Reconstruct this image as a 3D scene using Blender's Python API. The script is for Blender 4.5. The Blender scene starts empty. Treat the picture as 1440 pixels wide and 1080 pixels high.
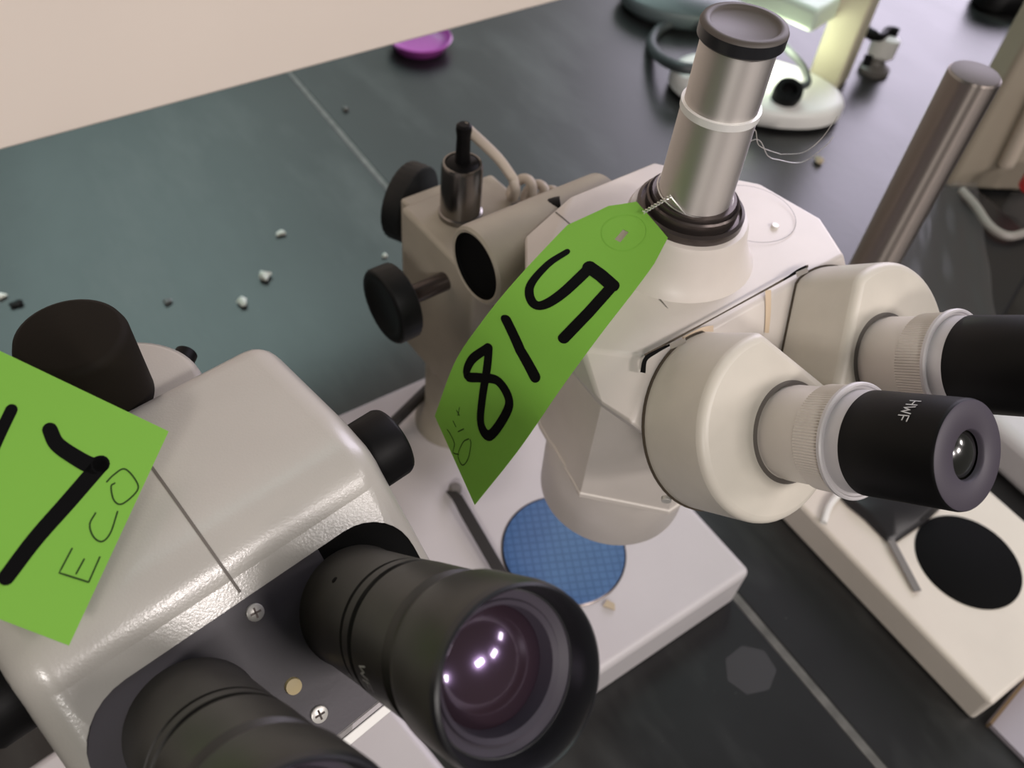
import bpy, bmesh, math, random
import numpy as np
from mathutils import Vector, Matrix
random.seed(7)
PI = math.pi
S = bpy.context.scene
COL = S.collection

# ------------------------------------------------------------------ camera
F = 1200.0
CH = 0.55
_d = np.array([590 - 720, 1575 - 540, F], float); _d /= np.linalg.norm(_d)
def _ray(x, y): return np.array([x - 720, y - 540, F], float)
def _P(x, y):
    r = _ray(x, y); return r / (_d @ r)
_y = _P(410, 105) - _P(1240, 1080); _y -= _d * (_y @ _d); _y /= np.linalg.norm(_y)
_x = np.cross(_y, -_d)
M = np.array([_x, _y, -_d])                       # world <- camera (x right, y down, z forward)
C = np.array([0, 0, CH])
def at(x, y, z):
    r = M @ _ray(x, y); return C + r * ((z - CH) / r[2])
def atx(x, y, X):
    r = M @ _ray(x, y); return C + r * (X / r[0])
def aty(x, y, Y):
    r = M @ _ray(x, y); return C + r * (Y / r[1])
def proj(p):
    c = M.T @ (np.asarray(p, float) - C); return np.array([720 + F * c[0] / c[2], 540 + F * c[1] / c[2]])
def on_plane(px, pt, n):
    r = M @ _ray(*px); t = ((pt - C) @ n) / (r @ n); return C + r * t
def nrm(v):
    v = np.asarray(v, float); return v / np.linalg.norm(v)
A3 = lambda *v: np.array(v, float)
ZU = A3(0, 0, 1)

class Frame:
    """a local frame turned about z"""
    def __init__(s, o, deg):
        t = math.radians(deg); s.o = np.asarray(o, float)
        s.x = A3(math.cos(t), math.sin(t), 0); s.y = A3(-math.sin(t), math.cos(t), 0); s.z = ZU
    def w(s, a, b, c): return s.o + s.x * a + s.y * b + s.z * c
    def v(s, a, b, c): return s.x * a + s.y * b + s.z * c
    def l(s, p):
        q = np.asarray(p) - s.o; return A3(q @ s.x, q @ s.y, q @ s.z)

# ------------------------------------------------------------------ materials
def srgb(r, g, b):
    f = lambda c: (c / 255 / 12.92) if c <= 10 else ((c / 255 + 0.055) / 1.055) ** 2.4
    return (f(r), f(g), f(b), 1)
def mat(name, col, rough=0.5, metal=0.0, spec=0.5, coat=0.0, bump=0.0, bscale=200.0, var=0.0, vscale=30.0, trans=0.0, alpha=1.0, coatr=0.1, aniso=0.0):
    m = bpy.data.materials.new(name); m.use_nodes = True
    nt = m.node_tree; b = nt.nodes['Principled BSDF']
    b.inputs['Base Color'].default_value = col
    b.inputs['Roughness'].default_value = rough; b.inputs['Metallic'].default_value = metal
    b.inputs['Specular IOR Level'].default_value = spec
    b.inputs['Coat Weight'].default_value = coat; b.inputs['Coat Roughness'].default_value = coatr
    b.inputs['Transmission Weight'].default_value = trans; b.inputs['Alpha'].default_value = alpha
    b.inputs['Anisotropic'].default_value = aniso
    tc = nt.nodes.new('ShaderNodeTexCoord')
    if bump:
        n = nt.nodes.new('ShaderNodeTexNoise'); n.inputs['Scale'].default_value = bscale; n.inputs['Detail'].default_value = 3
        nt.links.new(tc.outputs['Object'], n.inputs['Vector'])
        bp = nt.nodes.new('ShaderNodeBump'); bp.inputs['Strength'].default_value = bump; bp.inputs['Distance'].default_value = 0.001
        nt.links.new(n.outputs['Fac'], bp.inputs['Height']); nt.links.new(bp.outputs['Normal'], b.inputs['Normal'])
        if coat: nt.links.new(bp.outputs['Normal'], b.inputs['Coat Normal'])
    if var:
        n = nt.nodes.new('ShaderNodeTexNoise'); n.inputs['Scale'].default_value = vscale; n.inputs['Detail'].default_value = 6
        nt.links.new(tc.outputs['Object'], n.inputs['Vector'])
        cr = nt.nodes.new('ShaderNodeValToRGB')
        a = [max(0, c * (1 - var)) for c in col[:3]] + [1]; c2 = [min(1, c * (1 + var)) for c in col[:3]] + [1]
        cr.color_ramp.elements[0].color = a; cr.color_ramp.elements[1].color = c2
        cr.color_ramp.elements[0].position = 0.3; cr.color_ramp.elements[1].position = 0.7
        nt.links.new(n.outputs['Fac'], cr.inputs['Fac']); nt.links.new(cr.outputs['Color'], b.inputs['Base Color'])
    return m

MT = {}
MT['cream'] = mat('cream enamel', (0.63, 0.58, 0.53, 1), 0.38, coat=0.25, coatr=0.25, var=0.04, vscale=40)
MT['cream2'] = mat('aged cream enamel', (0.60, 0.56, 0.485, 1), 0.42, var=0.06, vscale=40)
MT['pearl'] = mat('pearl lacquer', (0.42, 0.40, 0.36, 1), 0.36, coat=0.6, coatr=0.18, bump=0.08, bscale=1300, var=0.03, vscale=30)
MT['greybase'] = mat('light grey enamel', (0.55, 0.525, 0.53, 1), 0.45, coat=0.2, coatr=0.3, var=0.03, vscale=20)
MT['rbase'] = mat('warm cream enamel', (0.68, 0.62, 0.54, 1), 0.4, coat=0.15, coatr=0.3, var=0.05, vscale=15)
MT['black'] = mat('black plastic', (0.004, 0.0038, 0.004, 1), 0.5, spec=0.15)
MT['blackgrip'] = mat('black ribbed plastic', (0.006, 0.007, 0.007, 1), 0.5, spec=0.3)
MT['blackmat'] = mat('matt black anodising', (0.024, 0.022, 0.020, 1), 0.42, spec=0.5, bump=0.03, bscale=600)
MT['brownblack'] = mat('brown black moulded cap', (0.010, 0.0078, 0.0052, 1), 0.7, spec=0.1, bump=0.05, bscale=500)
MT['barrel'] = mat('worn black barrel', (0.030, 0.028, 0.023, 1), 0.42, spec=0.4, var=0.25, vscale=60)
MT['rubber'] = mat('black rubber', (0.014, 0.014, 0.016, 1), 0.32)
MT['face'] = mat('purple black anodised face', (0.055, 0.046, 0.062, 1), 0.55)
MT['plate'] = mat('dark slate face plate', (0.060, 0.054, 0.063, 1), 0.5, bump=0.04, bscale=800)
def turned(m):
    nt = m.node_tree; t = nt.nodes.new('ShaderNodeTangent'); t.direction_type = 'RADIAL'; t.axis = 'Z'
    nt.links.new(t.outputs[0], nt.nodes['Principled BSDF'].inputs['Tangent']); nt.nodes['Principled BSDF'].inputs['Anisotropic Rotation'].default_value = 0.25; return m
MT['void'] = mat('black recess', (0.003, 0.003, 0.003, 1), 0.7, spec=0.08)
MT['steel'] = mat('brushed steel', (0.29, 0.255, 0.23, 1), 0.50, metal=1.0, aniso=0.92); turned(MT['steel'])
MT['alu'] = mat('satin aluminium', (0.58, 0.55, 0.52, 1), 0.56, metal=1.0, aniso=0.75); turned(MT['alu'])
MT['chrome'] = mat('polished chrome', (0.75, 0.74, 0.72, 1), 0.12, metal=1.0)
MT['lampsteel'] = mat('dark polished steel', (0.25, 0.235, 0.22, 1), 0.25, metal=1.0)
MT['ring'] = mat('bright ring', (0.88, 0.87, 0.84, 1), 0.35, metal=0.3)
MT['bronze'] = mat('dark bronze ring', (0.085, 0.07, 0.065, 1), 0.28, metal=0.7)
MT['cap'] = mat('taupe dust cap', (0.070, 0.058, 0.049, 1), 0.55)
MT['ink'] = mat('black marker ink', (0.003, 0.003, 0.003, 1), 0.8, spec=0.06)
MT['pen'] = mat('dark green pen ink', (0.025, 0.055, 0.012, 1), 0.8, spec=0.1)
MT['white_ink'] = mat('white printed ink', (0.62, 0.62, 0.62, 1), 0.6)
MT['grime'] = mat('seam grime', (0.07, 0.052, 0.034, 1), 0.8)
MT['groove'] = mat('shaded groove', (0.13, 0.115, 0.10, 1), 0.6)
MT['screw'] = mat('plated screw', (0.66, 0.64, 0.60, 1), 0.35, metal=0.4)
MT['cream3'] = mat('shaded cream enamel', (0.36, 0.325, 0.26, 1), 0.45, var=0.06, vscale=40)  # darker cream copy: low light on the focus block put into the colour
MT['poletop'] = mat('dull turned steel', (0.10, 0.085, 0.075, 1), 0.6, metal=0.3)
MT['stain'] = mat('amber glue stain', (0.60, 0.47, 0.33, 1), 0.5)
MT['wire'] = mat('tinned wire', (0.75, 0.73, 0.70, 1), 0.3, metal=0.8)
MT['cord'] = mat('beige coiled cord', (0.46, 0.40, 0.33, 1), 0.55)
MT['greycord'] = mat('dark grey cord', (0.055, 0.062, 0.066, 1), 0.45)
MT['white'] = mat('white plastic', (0.82, 0.81, 0.77, 1), 0.4)
MT['yellow'] = mat('pale yellow pin', (0.62, 0.50, 0.27, 1), 0.5)
MT['purple'] = mat('purple plastic', (0.46, 0.085, 0.43, 1), 0.35)
MT['crumb'] = mat('white plaster crumb', (0.78, 0.80, 0.70, 1), 0.9)
MT['pebble'] = mat('tan grit', (0.48, 0.40, 0.28, 1), 0.9)
MT['wall'] = mat('pinkish beige paint', (0.90, 0.80, 0.71, 1), 0.75, spec=0.25, var=0.02, vscale=6, bump=0.02, bscale=80)
MT['mint'] = mat('mint white plastic', (0.62, 0.72, 0.60, 1), 0.4)
MT['postgreen'] = mat('cream painted post', (0.74, 0.68, 0.50, 1), 0.5)
MT['dish'] = mat('dark slate plastic', (0.10, 0.125, 0.13, 1), 0.4)
MT['beige'] = mat('tan case', (0.33, 0.285, 0.22, 1), 0.6, var=0.06, vscale=12)
MT['strap'] = mat('pale strap', (0.50, 0.44, 0.36, 1), 0.6)
MT['red'] = mat('red plastic', (0.55, 0.035, 0.035, 1), 0.4)
MT['card'] = mat('lavender grey card', (0.33, 0.30, 0.33, 1), 0.85)
MT['kraft'] = mat('brown corrugated edge', (0.17, 0.115, 0.065, 1), 0.9)
MT['clipgrey'] = mat('grey steel clip', (0.20, 0.185, 0.17, 1), 0.5, metal=0.3)
MT['pouch'] = mat('black wrinkled vinyl', (0.014, 0.013, 0.014, 1), 0.35, bump=0.25, bscale=40)
MT['floor'] = mat('grey vinyl floor', (0.25, 0.25, 0.25, 1), 0.6, var=0.1, vscale=5)

def tag_mat():
    m = mat('lime green card', (0.225, 0.50, 0.065, 1), 0.75, spec=0.25, bump=0.05, bscale=900)
    nt = m.node_tree; b = nt.nodes['Principled BSDF']
    out = nt.nodes['Material Output']
    tr = nt.nodes.new('ShaderNodeBsdfTranslucent'); tr.inputs['Color'].default_value = (0.22, 0.48, 0.04, 1)
    mx = nt.nodes.new('ShaderNodeMixShader'); mx.inputs[0].default_value = 0.28
    nt.links.new(b.outputs[0], mx.inputs[1]); nt.links.new(tr.outputs[0], mx.inputs[2]); nt.links.new(mx.outputs[0], out.inputs[0])
    return m
MT['tag'] = tag_mat()

def lens_mat(name, tint, coatcol):
    m = mat(name, tint, 0.18, spec=0.8, coat=1.0, coatr=0.03)
    b = m.node_tree.nodes['Principled BSDF']
    b.inputs['Coat Tint'].default_value = coatcol
    b.inputs['Specular Tint'].default_value = coatcol
    return m
MT['lens'] = lens_mat('purple coated glass', (0.034, 0.024, 0.022, 1), (0.85, 0.72, 1.0, 1))
MT['lens2'] = lens_mat('dark coated glass', (0.010, 0.010, 0.008, 1), (0.9, 0.9, 0.9, 1))

def grid_mat():
    m = mat('blue gridded film', (0.055, 0.16, 0.36, 1), 0.3, coat=0.3)
    nt = m.node_tree; b = nt.nodes['Principled BSDF']
    tc = nt.nodes.new('ShaderNodeTexCoord'); mp = nt.nodes.new('ShaderNodeMapping')
    mp.inputs['Rotation'].default_value = (0, 0, 0.42)
    nt.links.new(tc.outputs['Object'], mp.inputs['Vector'])
    sx = nt.nodes.new('ShaderNodeSeparateXYZ'); nt.links.new(mp.outputs[0], sx.inputs[0])
    cell = 0.0053
    outs = []
    for k in (0, 1):
        d = nt.nodes.new('ShaderNodeMath'); d.operation = 'DIVIDE'; d.inputs[1].default_value = cell
        nt.links.new(sx.outputs[k], d.inputs[0])
        fr = nt.nodes.new('ShaderNodeMath'); fr.operation = 'PINGPONG'; fr.inputs[1].default_value = 0.5
        nt.links.new(d.outputs[0], fr.inputs[0])
        mr = nt.nodes.new('ShaderNodeMapRange'); mr.inputs[1].default_value = 0.06; mr.inputs[2].default_value = 0.17
        nt.links.new(fr.outputs[0], mr.inputs[0]); outs.append(mr.outputs[0])
    mn = nt.nodes.new('ShaderNodeMath'); mn.operation = 'MINIMUM'
    nt.links.new(outs[0], mn.inputs[0]); nt.links.new(outs[1], mn.inputs[1])
    nz = nt.nodes.new('ShaderNodeTexNoise'); nz.inputs['Scale'].default_value = 60; nt.links.new(tc.outputs['Object'], nz.inputs[0])
    ml = nt.nodes.new('ShaderNodeMath'); ml.operation = 'MULTIPLY_ADD'; ml.inputs[1].default_value = 0.55; ml.inputs[2].default_value = 0
    nt.links.new(mn.outputs[0], ml.inputs[0])
    ad = nt.nodes.new('ShaderNodeMath'); ad.operation = 'ADD'; nt.links.new(ml.outputs[0], ad.inputs[0])
    n2 = nt.nodes.new('ShaderNodeMath'); n2.operation = 'MULTIPLY'; n2.inputs[1].default_value = 0.5; nt.links.new(nz.outputs['Fac'], n2.inputs[0]); nt.links.new(n2.outputs[0], ad.inputs[1])
    cr = nt.nodes.new('ShaderNodeValToRGB')
    cr.color_ramp.elements[0].color = (0.028, 0.075, 0.19, 1); cr.color_ramp.elements[1].color = (0.065, 0.145, 0.32, 1)
    nt.links.new(ad.outputs[0], cr.inputs[0]); nt.links.new(cr.outputs[0], b.inputs['Base Color'])
    return m
MT['grid'] = grid_mat()

def bench_mat():
    m = mat('black epoxy worktop', (0.03, 0.03, 0.03, 1), 0.3, spec=0.5)
    nt = m.node_tree; b = nt.nodes['Principled BSDF']; L = nt.links.new
    tc = nt.nodes.new('ShaderNodeTexCoord')
    def noise(sc, det=5, rough=0.6, st=None):
        n = nt.nodes.new('ShaderNodeTexNoise'); n.inputs['Scale'].default_value = sc; n.inputs['Detail'].default_value = det; n.inputs['Roughness'].default_value = rough
        if st:
            mp = nt.nodes.new('ShaderNodeMapping'); mp.inputs['Scale'].default_value = st; L(tc.outputs['Object'], mp.inputs[0]); L(mp.outputs[0], n.inputs['Vector'])
        else: L(tc.outputs['Object'], n.inputs['Vector'])
        return n
    def ramp(src, p0, c0, p1, c1):
        r = nt.nodes.new('ShaderNodeValToRGB'); r.color_ramp.elements[0].position = p0; r.color_ramp.elements[1].position = p1
        r.color_ramp.elements[0].color = c0; r.color_ramp.elements[1].color = c1; L(src, r.inputs[0]); return r
    n1 = noise(5, 6, 0.55); n2 = noise(90, 4, 0.7); n3 = noise(14, 4, 0.6, (1, 0.35, 1))
    base = ramp(n1.outputs['Fac'], 0.35, (0.008, 0.0075, 0.008, 1), 0.7, (0.015, 0.0152, 0.0152, 1))
    dust = ramp(n3.outputs['Fac'], 0.5, (0, 0, 0, 1), 0.78, (1, 1, 1, 1))
    mx = nt.nodes.new('ShaderNodeMix'); mx.data_type = 'RGBA'; mx.blend_type = 'MIX'
    ml = nt.nodes.new('ShaderNodeMath'); ml.operation = 'MULTIPLY'; ml.inputs[1].default_value = 0.6
    L(dust.outputs[0], ml.inputs[0]); L(ml.outputs[0], mx.inputs[0]); L(base.outputs[0], mx.inputs[6]); mx.inputs[7].default_value = (0.07, 0.074, 0.07, 1)
    # specks of dust
    sp = noise(420, 2, 0.5); spr = ramp(sp.outputs['Fac'], 0.76, (0, 0, 0, 1), 0.80, (1, 1, 1, 1))
    mx2 = nt.nodes.new('ShaderNodeMix'); mx2.data_type = 'RGBA'
    m3 = nt.nodes.new('ShaderNodeMath'); m3.operation = 'MULTIPLY'; m3.inputs[1].default_value = 0.5; L(spr.outputs[0], m3.inputs[0])
    L(m3.outputs[0], mx2.inputs[0]); L(mx.outputs[2], mx2.inputs[6]); mx2.inputs[7].default_value = (0.3, 0.32, 0.28, 1)
    L(mx2.outputs[2], b.inputs['Base Color'])
    rr = nt.nodes.new('ShaderNodeMapRange'); rr.inputs[3].default_value = 0.26; rr.inputs[4].default_value = 0.40
    L(n3.outputs['Fac'], rr.inputs[0]); L(rr.outputs[0], b.inputs['Roughness'])
    bp = nt.nodes.new('ShaderNodeBump'); bp.inputs['Strength'].default_value = 0.12; bp.inputs['Distance'].default_value = 0.001
    L(n2.outputs['Fac'], bp.inputs['Height']); L(bp.outputs[0], b.inputs['Normal'])
    b.inputs['IOR'].default_value = 1.55
    return m
MT['bench'] = bench_mat()
MT['seam'] = mat('pale seam filler', (0.115, 0.112, 0.102, 1), 0.35, var=0.3, vscale=80)
MT['smudge'] = mat('dried ring of residue', (0.030, 0.029, 0.030, 1), 0.5)

def bag_mat():
    m = mat('clear wrinkled film', (0.16, 0.15, 0.15, 1), 0.3, spec=0.5, bump=0.35, bscale=14, alpha=0.25)
    return m
MT['bag'] = bag_mat()
MT['strip'] = mat('clear bag seam', (0.36, 0.33, 0.30, 1), 0.4, alpha=0.8)

# ------------------------------------------------------------------ mesh builder (world coordinates)
def perp(d):
    d = nrm(d); a = A3(1, 0, 0) if abs(d[0]) < 0.8 else A3(0, 1, 0)
    u = nrm(np.cross(d, a)); v = np.cross(d, u); return u, v
class MB:
    def __init__(s): s.v = []; s.f = []; s.m = []
    def add(s, vs, fs, m=0):
        b = len(s.v); s.v += [tuple(float(c) for c in p) for p in vs]
        for f in fs: s.f.append(tuple(b + i for i in f)); s.m.append(m)
        return s
    def loft(s, rings, m=0, cap=(True, True), closed=True):
        n = len(rings[0]); vs = [p for r in rings for p in r]; fs = []
        for k in range(len(rings) - 1):
            for i in range(n if closed else n - 1):
                j = (i + 1) % n
                fs.append((k * n + i, k * n + j, (k + 1) * n + j, (k + 1) * n + i))
        if cap[0]: fs.append(tuple(reversed(range(n))))
        if cap[1]: fs.append(tuple(range((len(rings) - 1) * n, len(rings) * n)))
        return s.add(vs, fs, m)
    def lathe(s, o, d, prof, seg=64, m=0, cap=(True, True), ux=None):
        """prof: (distance along d, radius)"""
        d = nrm(d); u, v = perp(d); o = np.asarray(o, float)
        rings = []
        for h, r in prof:
            r = max(r, 1e-6)
            rings.append([o + d * h + (u * math.cos(2 * PI * i / seg) + v * math.sin(2 * PI * i / seg)) * r for i in range(seg)])
        return s.loft(rings, m, cap)
    def prism(s, pts, off, m=0):
        n = len(pts); off = np.asarray(off, float); q = [np.asarray(p, float) for p in pts]
        vs = q + [p + off for p in q]
        fs = [tuple(reversed(range(n))), tuple(range(n, 2 * n))] + [(i, (i + 1) % n, n + (i + 1) % n, n + i) for i in range(n)]
        return s.add(vs, fs, m)
    def box(s, fr, lo, hi, m=0):
        pts = [fr.w(lo[0], lo[1], lo[2]), fr.w(hi[0], lo[1], lo[2]), fr.w(hi[0], hi[1], lo[2]), fr.w(lo[0], hi[1], lo[2])]
        return s.prism(pts, fr.v(0, 0, hi[2] - lo[2]), m)
    def tube(s, pts, r, seg=10, m=0):
        P = [np.asarray(p, float) for p in pts]; n = len(P); rings = []
        t0 = nrm(P[1] - P[0]); u, v = perp(t0)
        for i in range(n):
            t = nrm(P[min(i + 1, n - 1)] - P[max(i - 1, 0)])
            u = u - t * (u @ t); u = nrm(u); v = np.cross(t, u)
            rr = r[i] if hasattr(r, '__len__') else r
            rings.append([P[i] + (u * math.cos(2 * PI * k / seg) + v * math.sin(2 * PI * k / seg)) * rr for k in range(seg)])
        return s.loft(rings, m)
ORG = {}
def empty(name, loc, label, cat, group=None):
    o = bpy.data.objects.new(name, None); COL.objects.link(o); o.location = tuple(loc)
    o.empty_display_size = 0.02
    o['label'] = label; o['category'] = cat
    if group: o['group'] = group
    ORG[o.name] = np.asarray(loc, float); return o
def build(name, mb, mats, parent=None, bevel=0.0, bseg=3, angle=35, label=None, cat=None, group=None, kind=None, sub=0, bangle=30, base=None):
    if parent is not None: org = ORG[parent.name]
    elif base is not None: org = np.asarray(base, float)
    else:
        a = np.array(mb.v); org = A3((a[:, 0].min() + a[:, 0].max()) / 2, (a[:, 1].min() + a[:, 1].max()) / 2, a[:, 2].min())
    me = bpy.data.meshes.new(name)
    me.from_pydata([tuple(np.array(p) - org) for p in mb.v], [], mb.f)
    if not isinstance(mats, (list, tuple)): mats = [mats]
    for k in mats: me.materials.append(MT[k] if isinstance(k, str) else k)
    me.polygons.foreach_set('material_index', mb.m)
    bm = bmesh.new(); bm.from_mesh(me)
    bmesh.ops.remove_doubles(bm, verts=bm.verts, dist=1e-7)
    bmesh.ops.recalc_face_normals(bm, faces=bm.faces); bm.to_mesh(me); bm.free()
    me.polygons.foreach_set('use_smooth', [True] * len(me.polygons))
    me.set_sharp_from_angle(angle=math.radians(angle))
    o = bpy.data.objects.new(name, me); COL.objects.link(o)
    if parent is not None: o.parent = parent
    else: o.location = tuple(org)
    ORG[o.name] = org
    if bevel:
        b = o.modifiers.new('bevel', 'BEVEL'); b.width = bevel; b.segments = bseg; b.limit_method = 'ANGLE'; b.angle_limit = math.radians(bangle)
        b.harden_normals = False
        me.set_sharp_from_angle(angle=math.radians(75))
        wn = o.modifiers.new('weighted', 'WEIGHTED_NORMAL'); wn.keep_sharp = True; wn.weight = 80
    if sub:
        sm = o.modifiers.new('sub', 'SUBSURF'); sm.levels = sub; sm.render_levels = sub
    if label: o['label'] = label
    if cat: o['category'] = cat
    if group: o['group'] = group
    if kind: o['kind'] = kind
    return o
def fix_smooth(o):
    o.data.polygons.foreach_set('use_smooth', [True] * len(o.data.polygons)); o.data.set_sharp_from_angle(angle=math.radians(35))
def smooth_path(pts, n=8):
    """Catmull-Rom through points"""
    P = [np.asarray(p, float) for p in pts]; P = [2 * P[0] - P[1]] + P + [2 * P[-1] - P[-2]]; out = []
    for i in range(1, len(P) - 2):
        for k in range(n):
            t = k / n; a, b, c, d = P[i - 1], P[i], P[i + 1], P[i + 2]
            out.append(0.5 * (2 * b + (c - a) * t + (2 * a - 5 * b + 4 * c - d) * t * t + (3 * b - a - 3 * c + d) * t ** 3))
    out.append(P[-2]); return out
def ink_ribbon(mb, pts, width, S3, m=0, off=0.0001, n=6, smooth=True):
    """ribbon of ink on a surface: pts 2-D surface coordinates in metres, S3 maps (a, b, lift) to 3-D"""
    P = smooth_path(pts, n) if smooth and len(pts) > 2 else None
    if P is None:
        P = []
        for i in range(len(pts) - 1):
            for k in range(n): P.append(np.array(pts[i]) + (np.array(pts[i + 1]) - np.array(pts[i])) * k / n)
        P.append(np.array(pts[-1], float))
    P = [np.asarray(p, float) for p in P]; N = len(P); L, R = [], []
    for i in range(N):
        t = nrm(P[min(i + 1, N - 1)] - P[max(i - 1, 0)]); q = A3(-t[1], t[0])
        w = (width(i / (N - 1)) if callable(width) else width) / 2
        L.append(P[i] + q * w); R.append(P[i] - q * w)
    mid = P
    vs = []
    for a, c, b in zip(L, mid, R): vs += [S3(*a, off), S3(*c, off), S3(*b, off)]
    fs = []
    for i in range(N - 1):
        k = 3 * i; fs += [(k, k + 1, k + 4, k + 3), (k + 1, k + 2, k + 5, k + 4)]
    mb.add(vs, fs, m)
    for e in (0, N - 1):
        w = (width(e / (N - 1)) if callable(width) else width) / 2
        mb.add([S3(P[e][0] + math.cos(2 * PI * k / 14) * w, P[e][1] + math.sin(2 * PI * k / 14) * w, off * 1.15) for k in range(14)], [tuple(range(14))], m)

# ------------------------------------------------------------------ the place
G = Frame((0, 0, 0), 0)
BX0, BX1, BY0, BY1 = -1.3, 2.3, -0.45, 2.0
SX = 0.3285
fl = MB().box(G, (-2.5, -2.2, -0.95), (3.5, 3.2, -0.90)); build('floor', fl, 'floor', kind='structure')
bench = empty('lab_bench', (0.5, 0.8, -0.90), 'black epoxy lab bench with a pale seam across its worktop', 'bench')
for lo, hi in ((BX0, SX - 0.0032), (SX + 0.0032, BX1)):
    build('worktop', MB().box(G, (lo, BY0, -0.03), (hi, BY1, 0)), 'bench', bench, bevel=0.0012, bseg=2)
build('seam_strip', MB().box(G, (SX - 0.0032, BY0, -0.03), (SX + 0.0032, BY1, -0.0003)), 'seam', bench, label='pale filler strip in the worktop joint')
build('bench_carcass', MB().box(G, (BX0 + 0.05, BY0 + 0.05, -0.90), (BX1 - 0.05, BY1 - 0.05, -0.03)), 'cream2', bench)
# residue ring on the worktop
p0 = at(1055, 942, 0); sm = MB()
sm.add([p0 + A3(math.cos(2 * PI * k / 7 + .3) * 0.019, math.sin(2 * PI * k / 7 + .3) * 0.017, 0.0002) for k in range(7)], [tuple(range(7))])
build('residue_mark', sm, 'smudge', bench, label='faint grey residue mark')

# raised partition at the back (pinkish beige)
pa, pb = at(0, 212, 0.2), at(790, 0, 0.2); dw = nrm(pb - pa); nw = np.cross(dw, ZU)
wl = MB().prism([pa - dw * 0.9, pa + dw * 0.62, pa + dw * 0.62 - nw * 0.03, pa - dw * 0.9 - nw * 0.03], A3(0, 0, 1.2))
build('wall_back', wl, 'wall', kind='structure', bevel=0.002)

# ================================================================== LEFT MICROSCOPE
LF = Frame((0.0145, 0.1135, 0), 10)
e45 = math.radians(45)
aL = LF.v(0, -math.cos(e45), math.sin(e45)); vL = LF.v(0, math.sin(e45), math.cos(e45)); uL = LF.x
PO = LF.w(0, 0, 0.30)                                   # centre of the face plate
def lp(u, v, s): return PO + uL * u + vL * v + aL * s
left = empty('stereo_microscope', LF.w(0, 0.10, 0), 'nearest stereo microscope with pearl white housing and two fat black eyepieces', 'microscope')

# housing: side profile extruded across, opening cut into the sloping front
ztop = 0.331
hw = 0.0585
def yz(v, s): p = LF.l(lp(0, v, s)); return p[1], p[2]
yb, zb = yz(-0.0345, 0.0035); yt, zt = yz(0.0315, 0.0035)
prof = [(0.094, ztop - 0.003), (0.045, ztop), (yt + 0.0060, ztop - 0.0015), (yt - 0.0005, zt - 0.0035), (yb, zb), (yb + 0.03, zb - 0.028), (0.03, 0.236), (0.09, 0.236)]
hb = MB().prism([LF.w(-hw, y, z) for y, z in prof], LF.v(2 * hw, 0, 0))
hous = build('housing', hb, 'pearl', left)
bm = bmesh.new(); bm.from_mesh(hous.data)
bmesh.ops.bevel(bm, geom=[e for e in bm.edges if e.calc_face_angle(0) > 0.35], offset=0.0105, segments=5, profile=0.5, affect='EDGES', clamp_overlap=True)
bm.to_mesh(hous.data); bm.free()
def rrect(cu, cv, hu, hv, r, n=8):
    out = []
    for k, (sx, sy) in enumerate(((1, 1), (-1, 1), (-1, -1), (1, -1))):
        for i in range(n + 1):
            a = PI / 2 * k + PI / 2 * i / n
            out.append((cu + sx * (hu - r) + r * math.cos(a), cv + sy * (hv - r) + r * math.sin(a)))
    return out
RC = rrect(0, -0.0045, 0.0535, 0.0265, 0.018)
cut = build('cutter', MB().prism([lp(u, v, 0) for u, v in RC], aL * 0.05), 'plate', left)
bo = hous.modifiers.new('opening', 'BOOLEAN'); bo.object = cut; bo.operation = 'DIFFERENCE'; bo.solver = 'EXACT'
dg = bpy.context.evaluated_depsgraph_get()
nm = bpy.data.meshes.new_from_object(hous.evaluated_get(dg)); hous.modifiers.clear(); hous.data = nm
bpy.data.objects.remove(cut); fix_smooth(hous); wn_ = hous.modifiers.new('weighted', 'WEIGHTED_NORMAL'); wn_.keep_sharp = True; wn_.weight = 80
while len(hous.data.materials) > 1: hous.data.materials.pop()
build('face_plate', MB().prism([lp(min(u, 0.0262 + 0.01 * (v < 0.0)), v, -0.0002) for u, v in RC], aL * 0.0009), 'plate', left, label='dark slate face plate')
build('recess_dark', MB().prism([lp(u, v, -0.0003) for u, v in RC], aL * 0.0004), 'void', left, label='black sheet for the dark of the recess beside the face plate')  # flat black sheet: darkness of the opening put into the colour
# groove over the lid, following the moulded surface
from mathutils.bvhtree import BVHTree
def bvh_of(o):
    org = ORG[o.name] if o.parent is None else ORG[o.parent.name]
    dg = bpy.context.evaluated_depsgraph_get(); me = o.evaluated_get(dg).to_mesh()
    return BVHTree.FromPolygons([tuple(np.array(v.co) + org) for v in me.vertices], [tuple(p.vertices) for p in me.polygons])
def drape(bv, pxs, n=10):
    out = []
    for a, b in zip(pxs[:-1], pxs[1:]):
        for k in range(n):
            t = k / n; px = (a[0] + (b[0] - a[0]) * t, a[1] + (b[1] - a[1]) * t)
            d = nrm(M @ _ray(*px)); h = bv.ray_cast(Vector(C), Vector(d))
            if h[0] is not None: out.append((np.array(h[0]), np.array(h[1]) if np.array(h[1]) @ d < 0 else -np.array(h[1])))
    return out
def drape_strip(name, bv, pxs, w, mt, parent, label=None, lift=0.00012, n=10):
    P = drape(bv, pxs, n); vv = []
    for i, (p, nn) in enumerate(P):
        t = nrm(P[min(i + 1, len(P) - 1)][0] - P[max(i - 1, 0)][0]); q_ = nrm(np.cross(t, nn)); ww = w(i / (len(P) - 1)) if callable(w) else w
        vv += [p + nn * lift - q_ * ww / 2, p + nn * lift + q_ * ww / 2]
    b = MB().add(vv, [(2 * i, 2 * i + 1, 2 * i + 3, 2 * i + 2) for i in range(len(P) - 1)])
    return build(name, b, mt, parent, label=label)
hbv = bvh_of(hous)
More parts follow.
